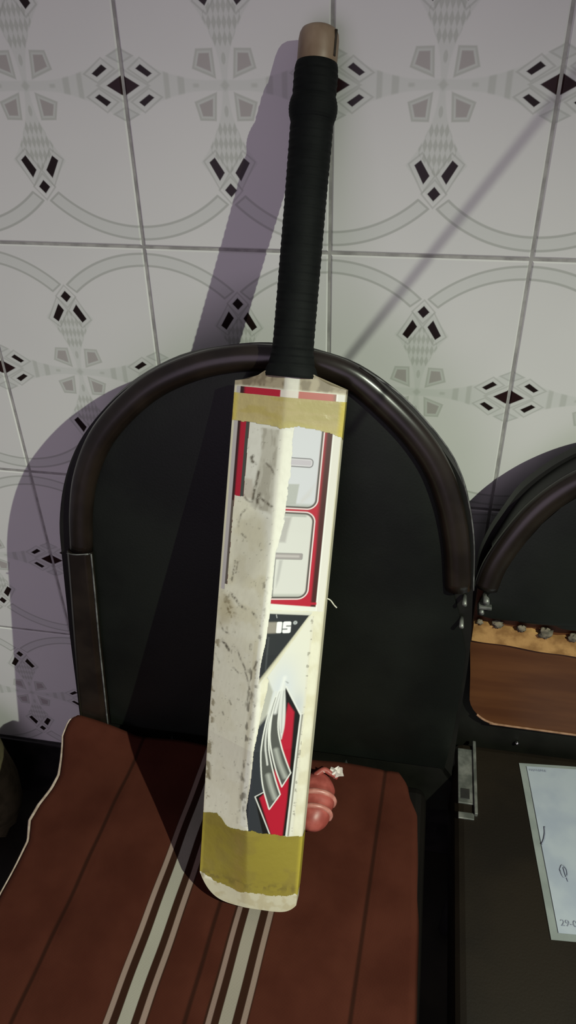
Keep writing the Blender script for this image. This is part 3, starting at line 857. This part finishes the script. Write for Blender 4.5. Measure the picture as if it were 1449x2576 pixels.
# torn lining strip with tufts
xs = np.linspace(.601, 1.073, 64); V = []
for x in xs:
    zt = -.549 - .0225 * (x - .601) / .14 * .55 if x < .741 else -.5614
    zt -= .0015 * math.sin(x * 120) + .002 * rng.random()
    zb = -.5775 - .010 * min((x - .601) / .14, 1.2) + .0008 * math.sin(x * 90)
    V += [(x, yf(zt, D2) + .0235, wz(zt)), (x, yf(zt, D2) + .0170, wz(zt - .001)), (x, yf(zb, D2) + .0165, wz(zb + .002)), (x, yf(zb, D2) + .0235, wz(zb))]
recalc(mesh_obj('torn_lining', V, grid_faces(64, 4, close_v=True) + [[0, 1, 2, 3], [255, 254, 253, 252]], M['lining'], c2, smooth=False, label='strip of torn tan lining along the plywood'))
def blob(name, c, r, mat, parent, seed, n=10, m=7, rough=.35, label=None):
    rr = np.random.default_rng(seed); V = []
    for i in range(m):
        th = math.pi * (i + .5) / m
        for k_ in range(n):
            ph = 2 * math.pi * k_ / n
            q = 1 + rough * (rr.random() - .5)
            V.append((c[0] + r[0] * q * math.sin(th) * math.cos(ph), c[1] + r[1] * q * math.sin(th) * math.sin(ph), c[2] + r[2] * q * math.cos(th)))
    F = grid_faces(m, n, close_v=True) + [list(range(n))[::-1], [(m - 1) * n + k_ for k_ in range(n)]]
    return recalc(mesh_obj(name, V, F, mat, parent, smooth=True, label=label))
for i, (x, z, r) in enumerate(((.6075,-.5475,.004),(.628,-.5475,.0062),(.656,-.551,.0052),(.683,-.5535,.0078),(.716,-.5565,.006),(.752,-.559,.007),(.80,-.560,.006),(.87,-.5605,.007),(.95,-.5605,.006),(1.03,-.5605,.006))):
    blob('tuft', (x, yf(z, D2) + .0165, wz(z)), (r, r * .6, r * .9), M['fluff'], c2, 40 + i, 12, 8, .75)
box('seat', (.5985, -.585, wz(-.835)), (1.070, -.118, wz(-.7525)), M['vinyl_seat'], c2, .012, 3)
for x, z in ((.609, -.5045), (.6055, -.5195)):
    tube('bolt', [(x, yf(z, D2) + .012, wz(z)), (x, yf(z, D2) - .003, wz(z))], .0036 if z > -.51 else .0028, M['metal'], c2, 10)
box('staple', (.6015, yf(-.512, D2) - .003, wz(-.5145)), (.616, yf(-.512, D2) + .006, wz(-.5105)), M['metal'], c2, .0008)
# slotted bracket at the rear corner of the seat
def plate(name, xa, xb, ya, yb, z, t, mat, parent, label=None, bev=.0008):
    return box(name, (xa, ya, wz(z)), (xb, yb, wz(z + t)), mat, parent, bev, 2, label)
br = plate('corner_bracket', .6035, .6225, -.2140, -.1320, -.7530, .0024, M['metal'], c2, 'worn grey metal bracket at the seat corner')
plate('bracket_lip', .6225, .6265, -.2290, -.1200, -.7530, .0060, M['metal'], br)
plate('bracket_bridge', .6035, .6225, -.2350, -.2260, -.7530, .0024, M['metal'], br)
plate('bracket_slot', .6065, .6175, -.2080, -.1930, -.7512, .0012, M['frame'], br)
blob('glint_bead', (.6800, -.1140, wz(-.7485)), (.0027, .0027, .0027), M['chrome'], c2, 9, 20, 14, 0.0, 'added chrome bead that catches the lamp as a white glint')  # bead added only to give a bright reflection of the lamp
legs(c2, .64, 1.03, -.55, -.16, wz(-.834))
tube('back_support', [(.72, yf(-.68, D2) + .056, wz(-.66)), (.72, -.100, wz(-.80)), (.72, -.20, wz(-.845))], .010, M['frame'], c2, 8)
tube('back_support', [(.96, yf(-.68, D2) + .056, wz(-.66)), (.96, -.100, wz(-.80)), (.96, -.20, wz(-.845))], .010, M['frame'], c2, 8)

# ================================================================ striped cloth on the seat
SZ = -.7510
cl = thing('seat_cloth', (.33, -.35, wz(SZ)), 'brick red woven cloth with white stripes spread over the chair seat under the bat', 'cloth')
EDGE = [(-.668, .108), (-.60, .104), (-.50, .101), (-.413, .097), (-.375, .098), (-.347, .0985), (-.322, .0885), (-.300, .0895), (-.275, .0955), (-.255, .0965), (-.235, .0915), (-.206, .0830), (-.190, .0865), (-.1845, .094)]
ey = np.array([q[0] for q in EDGE]); ex = np.array([q[1] for q in EDGE])
def cloth_z(x, y):
    z = np.full_like(x, SZ)
    z += .0012 * np.sin(x * 55 + 1) * np.cos(y * 31) + .0008 * np.sin(y * 75 + x * 20)
    # creases that run with the weave
    for x0, w, h in ((.1735, .004, -.0014), (.3395, .004, -.0012), (.4975, .004, -.0016), (.230, .03, .002), (.44, .03, .0015)):
        u = x - .047 * (y + .5)
        z += h * np.exp(-((u - x0) / w) ** 2)
    # pushed up against the back at the left
    z += .026 * np.clip((.176 - x) / .075, 0, 1) ** .8 * np.clip((y + .262) / .075, 0, 1) ** 1.5
    z += .004 * np.clip((y + .215) / .03, 0, 1)
    # front edge falls over the seat
    z -= 1.2 * np.clip(-.627 - y, 0, 1) ** 1.0
    return z
ny, nx = 110, 90
yy = np.linspace(-.668, -.1845, ny)
V = np.zeros((ny, nx, 3))
rx = np.interp(yy, [-.668, -.52, -.36, -.25, -.236, -.215, -.195, -.1845], [.5645, .5640, .5620, .5585, .5575, .5480, .5420, .5340])
lx = np.interp(yy, ey, ex)
for j in range(nx):
    f = j / (nx - 1)
    x = lx + (rx - lx) * f
    z = cloth_z(x, yy)
    z -= .006 * np.clip((lx + .006 - x) / .006, 0, 1) ** 2 + .010 * np.clip((x - rx + .006) / .006, 0, 1) ** 2
    V[:, j] = np.stack([x, yy, wz(z)], 1)
fab = mesh_obj('fabric', V.reshape(-1, 3), grid_faces(ny, nx), M['cloth'], cl, smooth=True)
if fab.data.polygons[0].normal.z < 0: fab.data.flip_normals()
m = fab.modifiers.new('thick', 'SOLIDIFY'); m.thickness = .0028; m.offset = -1
pts = [V[i, 0] + np.array([-.0004, 0, .0012]) for i in range(ny) if yy[i] > -.42]
rad = [.0009 + .0012 * math.exp(-((p[1] + .29) / .06) ** 2) for p in pts]
tube('selvage', pts, rad, M['selvage'], cl, 7, label='pale woven edge along the left side')

# ================================================================ small things on the seats
PC = np.array([.4315, -.2560, wz(-.7285)])
po = thing('plastic_pouch', (PC[0], PC[1], wz(-.752)), 'small pinkish red ribbed pouch with white twisted tail on the seat behind the bat', 'pouch')
V = []; n, mm = 28, 30
for i in range(mm):
    q = -1 + 2 * i / (mm - 1)
    r = math.sqrt(max(1 - abs(q) ** 2.4, 0.0004))
    r *= 1 - .10 * math.exp(-((q + .30) / .12) ** 2) - .07 * math.exp(-((q - .28) / .10) ** 2)
    for k_ in range(n):
        a = 2 * math.pi * k_ / n
        w = 1 + .03 * math.sin(3 * a + q * 4)
        V.append(PC + np.array([.0235 * r * w * math.cos(a), .039 * q, .0195 * r * w * math.sin(a)]))
F = grid_faces(mm, n, close_v=True) + [list(range(n))[::-1], [(mm - 1) * n + k_ for k_ in range(n)]]
recalc(mesh_obj('body', V, F, M['pouch'], po, smooth=True))
for q, t in ((-.46, .0032), (.02, .0036)):
    r = math.sqrt(1 - abs(q) ** 2.4)
    ring = [PC + np.array([.0228 * r * math.cos(a), .039 * q + .002 * math.cos(a), .0190 * r * math.sin(a)]) for a in np.linspace(-.5, math.pi + .5, 30)]
    tube('rib', ring, t, M['rib'], po, 8, label='pale pink raised rib')
tl = smooth_path([PC + np.array(v) for v in ((-.004, .026, .012), (.006, .0335, .016), (.015, .0315, .0135), (.0235, .0290, .010))], 18)
tube('neck', tl, [.0042 - .0016 * i / 17 for i in range(18)], M['pouch'], po, 8)
# frayed film: crumpled little fan
V = []; rr = np.random.default_rng(4)
base = PC + np.array([.002, .0335, .0155]); tip = PC + np.array([.0285, .0350, .0125])
for i in range(9):
    f = i / 8
    for j in range(5):
        g = j / 4 - .5
        V.append(base + (tip - base) * f + np.array([.001 * rr.normal(), g * (.004 + .011 * f) + .001 * rr.normal(), .004 * math.sin(j * 2.2 + i) * (.3 + f) + .0008 * rr.normal()]))
tf = mesh_obj('twisted_tail', V, grid_faces(9, 5), M['tail'], po, label='white crumpled film')
m = tf.modifiers.new('thick', 'SOLIDIFY'); m.thickness = .0008

# document in a clear sleeve on the neighbouring seat
ang = math.radians(4.6)
DX = np.array([math.cos(ang), math.sin(ang), 0]); DY = np.array([-math.sin(ang) * -1 * -1, math.cos(ang), 0])
DO = np.array([.6810, -.1430, wz(-.7522)])                   # rear left corner of the sleeve
def dp(u, v, h): return DO + DX * u - DY * v + np.array([0, 0, h])
doc = thing('plastic_sleeve_document', tuple(DO), 'white printed paper inside a clear plastic sleeve lying on the dark seat', 'document')
def sheet(name, u0, u1, v0, v1, h, t, mat, r=0.0, bend=0.0, label=None):
    nu, nv = 12, 16; V = []
    for lay in (0, 1):
        for i in range(nu):
            for j in range(nv):
                fu, fv = i / (nu - 1), j / (nv - 1)
                u, v = u0 + (u1 - u0) * fu, v0 + (v1 - v0) * fv
                b = bend * (math.sin(fv * 9 + fu * 4) * .5 + .5)
                V.append(dp(u, v, h + b + t * lay))
    n1 = nu * nv
    F = [(a, d, c, b) for a, b, c, d in grid_faces(nu, nv)] + [tuple(q + n1 for q in f) for f in grid_faces(nu, nv)]
    rim = [i * nv for i in range(nu)] + [(nu - 1) * nv + j for j in range(1, nv)] + [i * nv + nv - 1 for i in range(nu - 2, -1, -1)] + [j for j in range(nv - 2, 0, -1)]
    for a, b in zip(rim, rim[1:] + rim[:1]): F.append((a, b, b + n1, a + n1))
    return recalc(mesh_obj(name, V, F, mat, doc, label=label))
sheet('sleeve_back', 0, .158, 0, .2205, .0004, .0005, M['sleeve'], bend=.0006, label='clear plastic rear sheet of the sleeve')
pap = sheet('paper', .0085, .152, .0050, .2135, .0019, .0003, M['paper'], bend=.0004, label='white paper sheet')
def mark(name, u0, u1, v0, v1, mat): 
    V = [dp(u0, v0, .0031), dp(u1, v0, .0031), dp(u1, v1, .0031), dp(u0, v1, .0031)]
    V += [v_ + np.array([0, 0, .00008]) for v_ in V]
    o = mesh_obj(name, V, [(4, 5, 6, 7)[::-1], (0, 1, 2, 3), (0, 1, 5, 4), (1, 2, 6, 5), (2, 3, 7, 6), (3, 0, 4, 7)], mat, pap)
    return recalc(o)
for i in range(9): mark('header_line', .0110 + i * .0024, .0128 + i * .0024, .0092, .0118 + .0004 * (i % 3), M['smudge'])
def strokes(name, pts, r, mat):
    P = smooth_path([dp(u, v, .0032) for u, v in pts], 16)
    o = tube(name, P, r, mat, pap, 5)
    return o
strokes('faint_drawing', [(.0090, .1130), (.0125, .1060), (.0150, .0980), (.0160, .0900)], .0009, M['smudge'])
strokes('faint_drawing', [(.0235, .1430), (.0270, .1370), (.0310, .1420), (.0300, .1500), (.0255, .1510), (.0235, .1430)], .0006, M['smudge'])
strokes('faint_drawing', [(.0280, .1400), (.0285, .1470), (.0300, .1560)], .0008, M['smudge'])
# date line in the lower left corner
def text_part(name, body, size, u, v, mat):
    cu = bpy.data.curves.new(name, 'FONT'); cu.body = body; cu.size = size; cu.extrude = .00005
    tmp = bpy.data.objects.new(name, cu); COL.objects.link(tmp)
    bpy.context.view_layer.update()
    me = bpy.data.meshes.new_from_object(tmp.evaluated_get(bpy.context.evaluated_depsgraph_get()))
    bpy.data.objects.remove(tmp)
    X = [dp(u + p.co.x, v - p.co.y, .0032 + p.co.z) for p in me.vertices]
    return mesh_obj(name, X, [tuple(q.vertices) for q in me.polygons], mat, pap)
text_part('date_text', '29-02', .0098, .0125, .2060, M['ink'])

# olive sack standing on the floor by the wall, at the left edge of the view
sk_o = blob('sack', (-.200, -.100, .140), (.086, .070, .140), M['sack'], None, 5, 22, 14, .10)
tag(sk_o, 'olive sack on the floor by the wall at the left edge', 'sack')

# cord that hangs between the lamp and the wall, out of view on the right
A = Vector((.865, -.521, wz(.160))); B = Vector((.961, -.521, wz(.298))); d = B - A
pts = [A - d * .55, A, B, B + d * 1.2, B + d * 2.4, Vector((1.32, -.30, wz(1.02))), Vector((1.36, -.006, wz(1.12)))]
P = []
for a, b in zip(pts[0:4], pts[1:5]): P += [a.lerp(b, t) for t in np.linspace(0, 1, 6)[:-1]]
high = smooth_path(pts[4:], 10).tolist()
cord = tube('hanging_cord', [tuple(q) for q in P] + high, .0016, M['wire'], None, 7)
tag(cord, 'thin black cord that droops from the wall beyond the right edge', 'cord')
